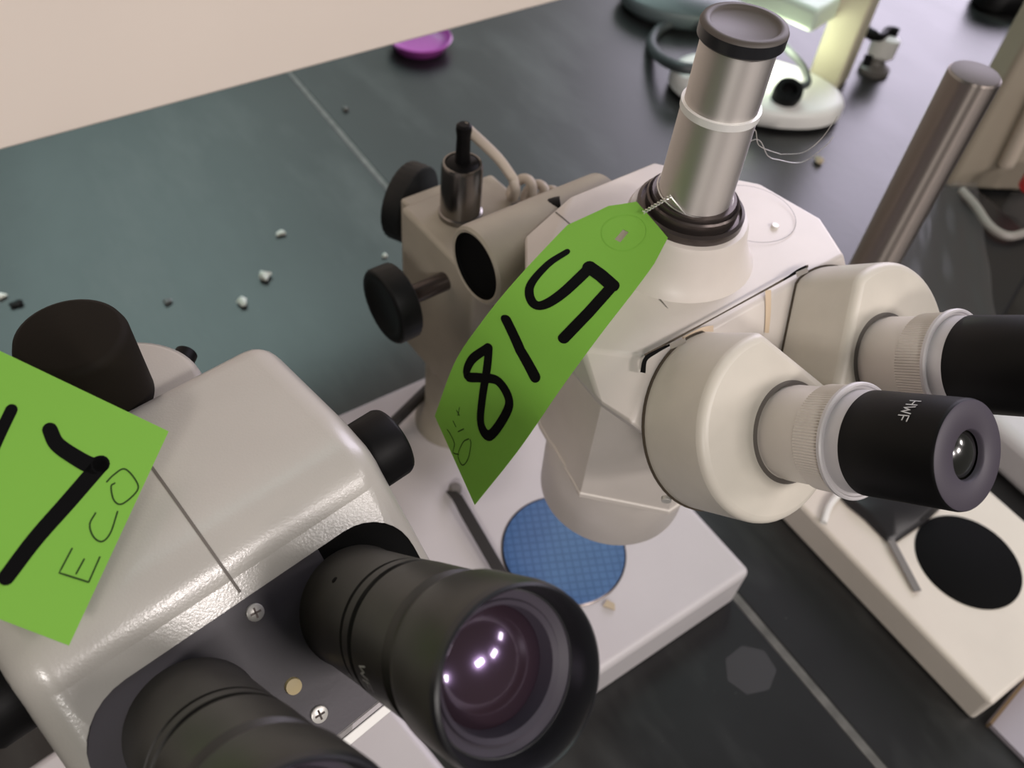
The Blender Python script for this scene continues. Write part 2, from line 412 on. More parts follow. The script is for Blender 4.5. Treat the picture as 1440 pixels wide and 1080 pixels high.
drape_strip('lid_groove', hbv, [(205, 645), (250, 708), (300, 779), (342, 839)], 0.0009, 'groove', left, 'thin dark groove along the lid')
# lower lip strips under the plate
for u0, u1 in ((-0.0065, 0.0005), (0.0015, 0.026)):
    build('lower_lip', MB().prism([lp(u0, -0.0315, 0.0032), lp(u1, -0.0315, 0.0032), lp(u1, -0.0345, 0.0034), lp(u0, -0.0345, 0.0034)], aL * 0.0012), 'white', left, bevel=0.0003, label='white strip below the face plate')
def screw(parent, p, d, r, slot=True, matn='screw'):
    d = nrm(d); b = MB().lathe(p, d, [(-0.001, r), (0.0005, r), (0.0007, r * 0.88), (0.0007, 0)], 28, cap=(True, False))
    sc = build('screw', b, matn, parent)
    if slot:
        u, v = perp(d); c = MB()
        for a, bb in ((u, v), (v, u)):
            c.prism([p + d * 0.00055 - a * r * .62 - bb * r * .12, p + d * 0.00055 + a * r * .62 - bb * r * .12, p + d * 0.00055 + a * r * .62 + bb * r * .12, p + d * 0.00055 - a * r * .62 + bb * r * .12], d * 0.00028)
        build('cross_slot', c, 'bronze', sc)
    return sc
screw(left, lp(0.0014, 0.0166, 0.0012), aL, 0.0026)
screw(left, lp(0.0022, -0.0216, 0.0012), aL, 0.0026)
build('index_pin', MB().lathe(lp(0.0, -0.0092, 0.0006), aL, [(0, 0.0026), (0.0014, 0.0024), (0.0016, 0)], 24), 'yellow', left, label='pale yellow index pin')

def letters(txt):
    """simple stroke letters, unit height"""
    D = {'W': [[(0, 1), (.2, 0), (.42, .75), (.64, 0), (.84, 1)]], 'F': [[(0, 0), (0, 1), (.55, 1)], [(0, .52), (.45, .52)]],
         'H': [[(0, 0), (0, 1)], [(.6, 0), (.6, 1)], [(0, .5), (.6, .5)]], '1': [[(.1, .8), (.3, 1), (.3, 0)]],
         '0': [[(.3, 1), (.02, .7), (.02, .3), (.3, 0), (.58, .3), (.58, .7), (.3, 1)]], 'X': [[(0, 1), (.6, 0)], [(.6, 1), (0, 0)]], ' ': []}
    x = 0; out = []
    for ch in txt:
        out += [[(x + a, b) for a, b in st] for st in D[ch]]
        x += {'W': 1.08, '1': .6, ' ': .45}.get(ch, .85)
    return out, x
def barrel_text(parent, txt, o, d, s0, r, phi0, h, uref, dirn=1, along=False, lw=0.00045):
    d = nrm(d); u = nrm(uref - d * (uref @ d)); v = np.cross(d, u)
    st, w = letters(txt); b = MB()
    def S3(a, bb, off):
        ph = phi0 + dirn * a / r
        rr = r + off
        return o + d * (s0 + bb) + (u * math.cos(ph) + v * math.sin(ph)) * rr
    for pl_ in st: ink_ribbon(b, [(x * h, y * h) for x, y in pl_], lw, S3, smooth=False, n=3, off=0.00008)
    return build('barrel_lettering', b, 'white_ink', parent, label='white printed lettering')

def big_eyepiece(du, dv=0.0, phi=0.0):
    o = lp(du, dv, 0.0)
    body = MB().lathe(o, aL, [(0.0006, 0.0190), (0.003, 0.0186), (0.034, 0.0192), (0.0343, 0.0178), (0.0360, 0.0178), (0.0363, 0.0194), (0.0405, 0.0196), (0.0408, 0.0180), (0.0435, 0.0180), (0.0438, 0.0198),
                              (0.0640, 0.0203), (0.0660, 0.0190), (0.0690, 0.0190), (0.0705, 0.0209), (0.074, 0.0217), (0.0900, 0.0222), (0.0925, 0.0217), (0.0930, 0.0205)], 96, cap=(True, False))
    ep = build('eyepiece', body, 'barrel', left, angle=28)
    cup = MB().lathe(o, aL, [(0.0925, 0.0220), (0.0942, 0.0216), (0.0947, 0.0209), (0.0940, 0.0203), (0.0890, 0.0197), (0.0868, 0.0190), (0.0868, 0.0186)], 96, cap=(False, False))
    build('eyecup', cup, 'rubber', ep, label='black rubber eyecup')
    ring = MB().lathe(o, aL, [(0.0868, 0.0187), (0.0862, 0.0186), (0.0848, 0.0165), (0.0856, 0.0162), (0.0846, 0.0150), (0.0822, 0.0146), (0.079, 0.0142)], 96, cap=(False, False))
    build('lens_ring', ring, 'face', ep)
    R = 0.026; pr = []
    for k in range(13):
        a = math.asin(0.0146 / R) * (1 - k / 12); pr.append((0.0800 + R * math.cos(a) - R * math.cos(math.asin(0.0146 / R)), R * math.sin(a)))
    build('lens', MB().lathe(o, aL, pr, 64, cap=(False, False)), 'lens', ep, label='purple coated glass lens', angle=180)
    return ep, o
epR, oR = big_eyepiece(0.0285, -0.0012)
barrel_text(epR, 'WF 10', oR, aL, 0.0490, 0.02012, math.radians(160), 0.0042, uL, 1)
epL, oL = big_eyepiece(-0.0275, -0.0012)
build('grub_screw', MB().lathe(oR + aL * 0.018 + nrm(uL * -0.35 + vL * 0.94) * 0.0186, nrm(uL * -0.35 + vL * 0.94), [(0, 0.0011), (0.0005, 0.0009)], 16), 'void', epR)

# column cap behind the lid
colr = MB().lathe(LF.w(0.008, 0.104, 0), ZU, [(0.225, 0.0285), (0.312, 0.0285), (0.3165, 0.0275), (0.3185, 0.0245), (0.3185, 0)], 64, cap=(True, False))
build('column_collar', colr, 'pearl', left, angle=60)
cp = MB().lathe(LF.w(0.0025, 0.1085, 0), ZU, [(0.316, 0.0182), (0.3185, 0.0183), (0.346, 0.0172), (0.3485, 0.0163), (0.3495, 0.0145), (0.3495, 0)], 72, cap=(True, False))
build('column_cap', cp, 'brownblack', left, angle=60, label='black cap on the column')
pk_ = LF.l(at(262, 497, 0.285)); build('clamp_screw', MB().lathe(LF.w(0.020, 0.118, 0.285), LF.v(pk_[0] - 0.020, pk_[1] - 0.118, 0), [(0, 0.0045), (np.hypot(pk_[0] - 0.020, pk_[1] - 0.118), 0.0045)], 24), 'black', left)
# side knobs
def knob(parent, name, o, d, r, ln, matn='blackgrip', ribs=40, lab=None):
    d = nrm(d); u, v = perp(d); rings = []
    n = ribs * 2
    for h, rr, amp in ((0, r * .93, 0), (ln * .08, r, 1), (ln * .88, r, 1), (ln * .97, r * .95, .3), (ln, r * .88, 0), (ln, r * .72, 0), (ln * .93, r * .66, 0)):
        rings.append([o + d * h + (u * math.cos(2 * PI * i / n) + v * math.sin(2 * PI * i / n)) * (rr - (amp * r * .02 if i % 2 else 0)) for i in range(n)])
    return build(name, MB().loft(rings), matn, parent, angle=50, label=lab)
ka = LF.w(0.0580, 0.0375, 0.309)
knob(left, 'zoom_knob', ka, LF.x, 0.0128, 0.0145, 'black')
kb = LF.w(-0.0575, 0.036, 0.309)
knob(left, 'zoom_knob', kb, -LF.x, 0.0128, 0.0115, 'black')
# stand below the head (mostly hidden under it)
build('base_plate', MB().box(LF, (-0.118, -0.115, 0.0), (0.072, 0.150, 0.042)), 'greybase', left, bevel=0.006)
build('column', MB().lathe(LF.w(0.004, 0.106, 0), ZU, [(0.040, 0.016), (0.30, 0.016)], 40), 'steel', left)
build('focus_block', MB().box(LF, (-0.045, 0.075, 0.150), (0.05, 0.130, 0.232)), 'pearl', left, bevel=0.008)
knob(left, 'focus_knob', LF.w(-0.045, 0.10, 0.195), -LF.x, 0.021, 0.022, 'black')
knob(left, 'focus_knob', LF.w(0.05, 0.10, 0.195), LF.x, 0.021, 0.022, 'black')
build('objective_housing', MB().lathe(LF.w(0.0, 0.03, 0), ZU, [(0.165, 0.030), (0.17, 0.032), (0.24, 0.034)], 56), 'pearl', left, angle=60)

# ---- tag lying on the left housing
class TagS:
    """card surface between stations of paired edge points"""
    def __init__(s, st):
        s.E1 = smooth_path([a for a, b in st], 12); s.E2 = smooth_path([b for a, b in st], 12); s.n = len(s.E1)
        mid = [(a + b) / 2 for a, b in zip(s.E1, s.E2)]
        s.len = sum(np.linalg.norm(mid[i + 1] - mid[i]) for i in range(s.n - 1)); s.wid = np.mean([np.linalg.norm(a - b) for a, b in zip(s.E1, s.E2)])
    def p(s, u, v):
        t = u * (s.n - 1); i = int(min(max(math.floor(t), 0), s.n - 2)); k = t - i
        a = s.E1[i] * (1 - k) + s.E1[i + 1] * k; b = s.E2[i] * (1 - k) + s.E2[i + 1] * k
        return a * (1 - v) + b * v
    def normal(s, u, v):
        h = 1e-3; n = nrm(np.cross(s.p(u + h, v) - s.p(u - h, v), s.p(u, v + h) - s.p(u, v - h)))
        return n if n @ (C - s.p(u, v)) > 0 else -n
    def inv(s, px, g=(0.5, 0.5)):
        x = np.array(g, float)
        for _ in range(40):
            f0 = proj(s.p(*x)) - np.array(px); h = 1e-4
            J = np.stack([(proj(s.p(x[0] + h, x[1])) - proj(s.p(*x))) / h, (proj(s.p(x[0], x[1] + h)) - proj(s.p(*x))) / h], 1)
            dx = np.linalg.solve(J, -f0); nd = np.linalg.norm(dx)
            x = x + dx * min(1, 0.3 / max(nd, 1e-9))
            if nd < 1e-7: break
        return x
    def met(s, px): x = s.inv(px); return (x[0] * s.len, x[1] * s.wid)
    def S3(s, a, b, off): u, v = a / s.len, b / s.wid; return s.p(u, v) + s.normal(u, v) * off
def make_tag(name, T, outline, hole, strokes, label):
    """outline and hole in (u, v); strokes: (pixel-free surface polylines, width, material slot)"""
    mb = MB(); NU, NV = 44, 14; th = 0.00025
    bm = bmesh.new()
    # planar (u, v) sheet trimmed to the outline, then mapped on the curved surface
    vs = [bm.verts.new((u, v, 0)) for u, v in outline]; bm.faces.new(vs)
    for i in range(1, NU): bmesh.ops.bisect_plane(bm, geom=bm.verts[:] + bm.edges[:] + bm.faces[:], plane_co=(i / NU, 0, 0), plane_no=(1, 0, 0))
    for i in range(1, NV): bmesh.ops.bisect_plane(bm, geom=bm.verts[:] + bm.edges[:] + bm.faces[:], plane_co=(0, i / NV, 0), plane_no=(0, 1, 0))
    if hole:
        hu, hv, hr = hole
        kill = [f for f in bm.faces if (lambda c: ((c.x - hu) * T.len) ** 2 + ((c.y - hv) * T.wid) ** 2 < hr * hr)(f.calc_center_median())]
        bmesh.ops.delete(bm, geom=kill, context='FACES')
    bm.verts.ensure_lookup_table(); bm.verts.index_update()
    top = [T.S3(v.co.x * T.len, v.co.y * T.wid, th) for v in bm.verts]; bot = [T.S3(v.co.x * T.len, v.co.y * T.wid, 0) for v in bm.verts]
    n = len(top); fs = []
    for f in bm.faces: fs.append(tuple(v.index for v in f.verts)); fs.append(tuple(n + v.index for v in reversed(f.verts)))
    for e in bm.edges:
        if len(e.link_faces) == 1: a, b = e.verts; fs.append((a.index, b.index, n + b.index, n + a.index))
    mb.add(top + bot, fs); bm.free()
    for pts, w, sl, smth in strokes: ink_ribbon(mb, pts, w, lambda a, b, o: T.S3(a, b, th + o), sl, off=0.00012 if sl == 1 else 0.00010, smooth=smth)
    return mb
def px_strokes(T, L): return [([T.met(p) for p in pts], w, sl, sm) for pts, w, sl, sm in L]

tA, tB = at(237, 607, 0.3445), at(97, 908, 0.3365)
tC, tD = at(0, 494, 0.3675), at(0, 858, 0.3605)
dl = nrm(tC - tA); dl2 = nrm(tD - tB)
wv = tB - tA; lv = nrm((dl + dl2) / 2)
st = [(tA, tB)]
for k in (0.3, 0.6, 1.0): st.append((tA + (tC - tA) * 2.3 * k, tB + (tC - tA) * 2.3 * k + (tD - tB - (tC - tA) * np.linalg.norm(tD - tB) / np.linalg.norm(tC - tA)) * 0))
T1 = TagS(st)
W_ = lambda a, b: (lambda t: (a + (b - a) * t))
strokes = px_strokes(T1, [
    ([(70, 605), (80, 625), (105, 643), (128, 655), (142, 653)], lambda t: 0.0042 + 0.0008 * t, 1, True),
    ([(140, 655), (95, 707), (50, 758), (9, 812)], lambda t: 0.0048 - 0.0006 * t, 1, True),
    ([(16, 577), (2, 606), (-14, 640), (-40, 690), (-62, 730)], 0.0034, 1, True),
    ([(101, 772), (83, 806), (124, 819)], 0.0005, 2, False), ([(118, 787), (107, 807)], 0.0005, 2, False), ([(140, 784), (125, 818)], 0.0005, 2, False),
    ([(134, 722), (126, 738), (131, 755), (143, 762), (155, 750), (165, 720)], 0.0005, 2, True),
    ([(150, 678), (160, 668), (175, 660), (190, 675), (193, 690), (172, 709), (160, 704), (156, 685), (161, 680)], 0.0005, 2, True)])
tg = make_tag('t', T1, [(0, 0), (1, 0), (1, 1), (0, 1)], None, strokes, '')
build('paper_tag', tg, ['tag', 'ink', 'pen'], label='green paper tag on the nearest microscope, big black 17 and ECO in thin pen', cat='tag', base=(tA + tB) / 2, group=None)

# ================================================================== CENTRE MICROSCOPE
HF = Frame((0.23, 0.19, 0), 4)
e41 = math.radians(41)
aC = HF.v(0, -math.cos(e41), math.sin(e41)); vC = HF.v(0, math.sin(e41), math.cos(e41)); uC = HF.x
EO = HF.w(-0.0275, -0.0928, 0.3074)
def cpn(u, v, s): return EO + uC * u + vC * v + aC * s            # prism plane coordinates
ctr = empty('stereo_microscope', HF.w(0, 0.03, 0), 'cream trinocular microscope in the middle with upright silver tube and tag 518', 'microscope')
# base plate
bf = Frame((0.2255, 0.2545, 0), 1.5)
build('base_plate', MB().prism([bf.w(-0.098, -0.131, 0), bf.w(0.096, -0.131, 0), bf.w(0.096, 0.131, 0), bf.w(-0.098, 0.131, 0)], A3(0, 0, 0.045)), 'greybase', ctr, bevel=0.005, bseg=4)
dc = A3(0.2225, 0.2035, 0.0)
stg = build('stage_plate', MB().lathe(dc, ZU, [(0.0448, 0.0412), (0.0462, 0.0412), (0.0465, 0.0408), (0.0465, 0)], 80, cap=(True, False)), 'grid', ctr, label='blue gridded film on the stage plate')
build('stage_rim', MB().lathe(dc, ZU, [(0.0449, 0.0412), (0.0455, 0.0424), (0.0456, 0.0424), (0.0463, 0.0414)], 80, cap=(False, False)), 'bronze', ctr)
t0 = at(857, 852, 0.046); build('film_tab', MB().prism([t0 + A3(-.004, .002, 0), t0 + A3(.001, -.0045, 0), t0 + A3(.0035, -.001, 0), t0 + A3(.001, .004, 0)], A3(0, 0, .001)), 'pebble', ctr, label='tan tab under the blue film')
# stage clip
c0 = at(632, 690, 0.047); c1 = at(655, 722, 0.052); c2 = at(700, 800, 0.050); c3 = at(735, 860, 0.047)
clip = MB(); sd = nrm(np.cross(c2 - c1, ZU)) * 0.0042
clip.loft([[p - sd * w, p + sd * w, p + sd * w + A3(0, 0, .0012), p - sd * w + A3(0, 0, .0012)] for p, w in ((c0, .7), ((c0 + c1) / 2 + A3(0, 0, .004), .9), (c1, 1), (c2, 1), (c3, .9))])
build('stage_clip', clip, 'blackmat', ctr, bevel=0.0004)
build('clip_knob', MB().lathe(at(640, 690, 0.045), ZU, [(0, 0.0045), (0.004, 0.0045), (0.006, 0.003), (0.006, 0)], 24, cap=(True, False)), 'clipgrey', ctr)
r0 = at(556, 592, 0.058); r1 = at(650, 500, 0.066)
build('arm_rod', MB().tube([r0 - (r1 - r0) * .5, r0, r1], 0.0042, 14), 'blackmat', ctr, label='thin black rod behind the nearest microscope')
build('rod_knob', MB().lathe(r1, nrm(r1 - r0), [(-0.010, 0.0075), (-0.008, 0.009), (0.006, 0.009), (0.010, 0.006)], 28), 'black', ctr)
# pillar and focus block
BFm = Frame(A3(0.185, 0.36, 0), 4)
pil = A3(0.216, 0.338, 0)
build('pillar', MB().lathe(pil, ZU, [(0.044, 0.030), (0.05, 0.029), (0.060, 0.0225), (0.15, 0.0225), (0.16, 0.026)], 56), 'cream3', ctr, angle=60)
blk = [(0, 0), (0.0, -0.072), (0.060, -0.072), (0.060, 0), (0.006, 0.0), (0.006, 0.004), (0.0, 0.004)]
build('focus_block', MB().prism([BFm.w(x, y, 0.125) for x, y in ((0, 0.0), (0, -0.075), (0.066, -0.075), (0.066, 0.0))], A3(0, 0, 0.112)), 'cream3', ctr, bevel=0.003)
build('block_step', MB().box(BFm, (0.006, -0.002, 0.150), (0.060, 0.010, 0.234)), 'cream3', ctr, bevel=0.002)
hb0 = atx(668, 375, 0.168)
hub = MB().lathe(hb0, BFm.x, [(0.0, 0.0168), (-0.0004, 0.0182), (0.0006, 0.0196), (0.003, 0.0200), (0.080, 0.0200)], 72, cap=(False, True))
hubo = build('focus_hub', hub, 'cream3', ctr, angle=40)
build('hub_socket', MB().lathe(hb0, BFm.x, [(0.0002, 0.0170), (0.0022, 0.0166), (0.0030, 0.0)], 56, cap=(False, False)), 'void', hubo, label='open black socket')
build('set_screw', MB().lathe(atx(709, 326, 0.195) + A3(-.001, 0, 0.0), nrm(A3(-.5, -.1, .8)), [(-.002, 0.0016), (0.0006, 0.0014)], 16), 'void', hubo)
kn0 = atx(545, 430, 0.150)
build('knob_shaft', MB().lathe(kn0, BFm.x, [(0.005, 0.0055), (0.05, 0.0055)], 28), 'bronze', ctr)
knob(ctr, 'focus_knob', kn0 + BFm.x * 0.010, -BFm.x, 0.0222, 0.0135, 'blackgrip', 30)
kn1 = aty(590, 290, 0.388)
knob(ctr, 'clamp_knob', kn1 - BFm.x * .0, nrm(BFm.x * -0.45 + BFm.y * 0.9), 0.0258, 0.014, 'blackgrip', 30)
build('clamp_shaft', MB().lathe(kn1, nrm(BFm.x * 0.45 - BFm.y * 0.9), [(-0.004, 0.006), (0.035, 0.006)], 24), 'bronze', ctr)
# lamp holder with coiled cord
lc = at(647, 303, 0.236)
lamp = build('lamp_holder', MB().lathe(A3(lc[0], lc[1], 0), ZU, [(0.230, 0.0128), (0.240, 0.0128), (0.2405, 0.0118), (0.2700, 0.0118), (0.2725, 0.0108), (0.2725, 0.0098)], 56, cap=(True, False)), 'lampsteel', ctr)
build('lamp_plug', MB().lathe(A3(lc[0], lc[1], 0), ZU, [(0.2715, 0.0100), (0.2730, 0.0080), (0.2735, 0.0042), (0.2890, 0.0038), (0.2930, 0.0044), (0.2955, 0.0042), (0.2965, 0.003), (0.2965, 0)], 40, cap=(True, False)), 'black', lamp)
ct = A3(lc[0], lc[1], 0.2945)
pts = [ct, atx(660, 184, ct[0] + .004), aty(700, 222, ct[1] + .000), aty(722, 252, ct[1] - .003)]
cs = smooth_path(pts, 8)
ca = aty(720, 262, ct[1] - .004); cb = aty(812, 296, ct[1] - .016); ax = nrm(cb - ca); cu, cv_ = perp(ax)
NC = 5 * 22
for i in range(NC + 1):
    t = i / NC; ph = 2 * PI * 5 * t + 1.0; rr = (0.0072 - 0.002 * t) * min(1, 0.35 + t * 8)
    cs.append(ca + (cb - ca) * t + (cu * math.cos(ph) + cv_ * math.sin(ph)) * rr)
cs += smooth_path([cb + A3(.01, .0, -.03), cb + A3(.02, .01, -.11), cb + A3(.05, .06, -.2), A3(cb[0] + .12, cb[1] + .12, 0.004)], 8)
build('coiled_cord', MB().tube(cs, 0.0030, 10), 'cord', lamp, angle=80, label='beige coiled cord')
build('cord_plug', MB().lathe(aty(738, 306, 0.262), nrm(A3(.85, -.5, .25)), [(-0.007, 0.0065), (-0.005, 0.0075), (0.018, 0.0075)], 28), 'black', ctr)
# head: upper shell
HT = 0.3165
pl0 = cpn(0, 0, -0.0320); l0 = HF.l(pl0)
def yf(z): return l0[1] - (z - l0[2]) * math.tan(PI / 2 - e41) * -1 * 0 + (z - l0[2]) * math.tan(e41)    # front plane: y rises with z
ytp = yf(HT)
topR = [(-0.040, 0.056), (0.040, 0.056), (0.070, 0.014), (0.0735, -0.020), (0.062, ytp), (-0.062, ytp), (-0.0745, -0.020), (-0.072, 0.014)]
zl = 0.272
lowR = [(-0.036, 0.048), (0.036, 0.048), (0.050, 0.014), (0.056, -0.024), (0.044, yf(zl)), (-0.044, yf(zl)), (-0.056, -0.024), (-0.050, 0.014)]
zt_ = lambda x, y: HT - max(0, y - 0.0) * 0.07
zt_ = lambda x, y: HT - max(0, y - 0.0) * 0.07
topV = [(-0.040, 0.056, None), (0.040, 0.056, None), (0.070, 0.014, None), (0.0735, -0.020, None), (0.062, ytp, HT), (-0.052, ytp, HT), (-0.0715, -0.0218, 0.3140), (-0.072, 0.014, None)]
midV = [(-0.039, 0.054, 0.298), (0.039, 0.054, 0.298), (0.067, 0.014, 0.298), (0.071, -0.022, 0.298), (0.062, yf(0.298), 0.298), (-0.0722, yf(0.3025), 0.3025), (-0.0738, -0.0389, 0.3000), (-0.069, 0.013, 0.298)]
hd = MB().loft([[HF.w(x, y, zl) for x, y in lowR], [HF.w(*p) for p in midV], [HF.w(x, y, zt_(x, y) if z is None else z) for x, y, z in topV]])
tp = lambda px: on_plane(px, HF.w(0, 0, HT - 0.003), ZU)
q1, q2 = tp((795, 299)), tp((762, 370)); q3 = on_plane((738, 326), HF.w(0, 0, 0.300), ZU)
qn = nrm(np.cross(q2 - q1, q3 - q1)); qn = qn if qn @ (q1 - HF.w(0, 0, .3)) > 0 else -qn
tb_ = bmesh.new(); vv_ = [tb_.verts.new(p) for p in hd.v]; [tb_.faces.new([vv_[i] for i in f]) for f in hd.f]
rr_ = bmesh.ops.bisect_plane(tb_, geom=tb_.verts[:] + tb_.edges[:] + tb_.faces[:], plane_co=q1, plane_no=qn, clear_outer=True)
bmesh.ops.contextual_create(tb_, geom=[g for g in rr_['geom_cut'] if isinstance(g, bmesh.types.BMEdge)])
bmesh.ops.remove_doubles(tb_, verts=tb_.verts, dist=0.0016); bmesh.ops.dissolve_limit(tb_, angle_limit=0.02, verts=tb_.verts, edges=tb_.edges)
tb_.verts.index_update(); hd = MB().add([v.co for v in tb_.verts], [tuple(v.index for v in f.verts) for f in tb_.faces]); tb_.free()
head = build('head_body', hd, 'cream', ctr, bevel=0.0052, bseg=5, bangle=14)
# lower shell (octagonal) and objective ring
lo8 = lambda w, z: [HF.w(x * w, y * w, z) for x, y in ((-0.034, 0.040), (0.034, 0.040), (0.042, 0.022), (0.052, -0.023), (0.0215, -0.0560), (-0.0215, -0.0560), (-0.052, -0.023), (-0.042, 0.022))]
build('lower_body', MB().loft([lo8(1.0, 0.1955), lo8(1.0, 0.1985), lo8(0.985, 0.1990), lo8(1.03, 0.285)]), 'cream', ctr, bevel=0.0025, bangle=20)
obc = A3(0.2235, 0.182, 0)
build('objective_housing', MB().lathe(obc, ZU, [(0.150, 0.030), (0.150, 0.0385), (0.152, 0.0402), (0.200, 0.0410)], 80, cap=(True, True)), 'cream', ctr, angle=40)
# arm from the focus block to the head
build('head_arm', MB().box(BFm, (0.016, -0.125, 0.205), (0.062, -0.06, 0.240)), 'cream2', ctr, bevel=0.004)
# rear corner facet of the shell
# tube boss, rings and camera tube
TB = HF.w(0.0, -0.001, 0)
boss = MB().lathe(TB, ZU, [(0.3080, 0.0350), (0.3150, 0.0335), (0.3185, 0.0305), (0.3270, 0.0268), (0.3345, 0.0253), (0.3365, 0.0243), (0.3368, 0.0222), (0.334, 0.0215)], 96, cap=(True, True))
build('tube_boss', boss, 'cream', ctr, angle=50)
col_ = build('tube_collar', MB().lathe(TB, ZU, [(0.332, 0.0222), (0.3400, 0.0222), (0.3408, 0.0208), (0.3392, 0.0206), (0.3394, 0.0190), (0.3440, 0.0192), (0.3447, 0.0185), (0.3437, 0.0176), (0.346, 0.0172), (0.346, 0.010)], 96, cap=(True, False)), 'bronze', ctr, angle=30)
tube = build('camera_tube', MB().lathe(TB, ZU, [(0.3435, 0.0150), (0.3840, 0.0144), (0.3842, 0.0138), (0.4130, 0.0137)], 96), 'alu', ctr, angle=30, label='satin silver upright tube')
build('tube_band', MB().lathe(TB, ZU, [(0.3835, 0.0143), (0.3838, 0.0150), (0.3866, 0.0150), (0.3868, 0.0136)], 96, cap=(False, False)), 'ring', tube, angle=30, label='bright ring round the tube')
dcap = MB().lathe(TB, ZU, [(0.4110, 0.0130), (0.4112, 0.0150), (0.4118, 0.0155), (0.4160, 0.0155), (0.4168, 0.0150)], 96, cap=(True, False))
dco = build('dust_cap', dcap, 'rubber', tube, angle=30)
build('cap_top', MB().lathe(TB, ZU, [(0.4160, 0.0155), (0.4172, 0.0149), (0.4174, 0.0126), (0.4168, 0.0120), (0.4161, 0.0112), (0.4161, 0)], 96, cap=(False, False)), 'cap', dco, angle=60, label='taupe dished cap top')
# round cover plate with screw on the lid
tp = lambda px: on_plane(px, HF.w(0, 0, 0.3166), ZU)
cvp = tp((1055, 300))
bcv = MB(); Rr = 0.0205; vsx = []
for k in range(41):
    a = 2 * PI * k / 40
    for rr in (Rr, Rr + 0.0003): vsx.append(cvp + A3(math.cos(a) * rr, math.sin(a) * rr, 0.0003))
bcv.add(vsx, [(2 * k, 2 * k + 2, 2 * k + 3, 2 * k + 1) for k in range(40)])
build('cover_outline', bcv, 'clipgrey', ctr, label='hairline round joint on the lid')
screw(ctr, tp((1090, 318)), ZU, 0.0017, False)
# seam between lid and front plate, grime, glue stains on the sloping front
def fp(px, lift=0.0): return on_plane(px, cpn(0, 0, -0.0320), aC) + aC * (lift + 0.0)
def front_strip(name, pxs, w, mt, lift, lab=None):
    P = [fp(p, lift) for p in pxs]; b = MB(); P = smooth_path(P, 6); vv = []
    for i, p in enumerate(P):
        t = nrm(P[min(i + 1, len(P) - 1)] - P[max(i - 1, 0)]); q = np.cross(t, aC)
        ww = w(i / (len(P) - 1)) if callable(w) else w
        vv += [p - q * ww / 2, p + q * ww / 2]
    b.add(vv, [(2 * i, 2 * i + 1, 2 * i + 3, 2 * i + 2) for i in range(len(P) - 1)])
    return build(name, b, mt, ctr, label=lab)
front_strip('front_seam', [(905, 500), (940, 481), (1010, 443), (1085, 402), (1135, 374)], lambda t: 0.0006 + 0.0012 * abs(t - .5), 'grime', 0.0006)
front_strip('glue_stain', [(1079, 408), (1079, 440), (1077, 468)], lambda t: 0.0035 - .001 * t, 'stain', 0.0005, 'amber glue stain')
front_strip('glue_stain', [(958, 476), (985, 464), (1002, 462)], lambda t: 0.001 + .0015 * t, 'stain', 0.0005, 'amber glue stain')

drape_strip('lid_crease', bvh_of(head), [(878, 372), (900, 394), (925, 418), (942, 437)], lambda t: 0.0011 * math.sin(PI * (0.15 + 0.8 * t)), 'groove', ctr, 'short crease in the lid', n=6)
drape_strip('lid_crease', bvh_of(head), [(776, 294), (792, 307), (806, 319)], 0.0007, 'groove', ctr, 'short crease in the lid', n=6)
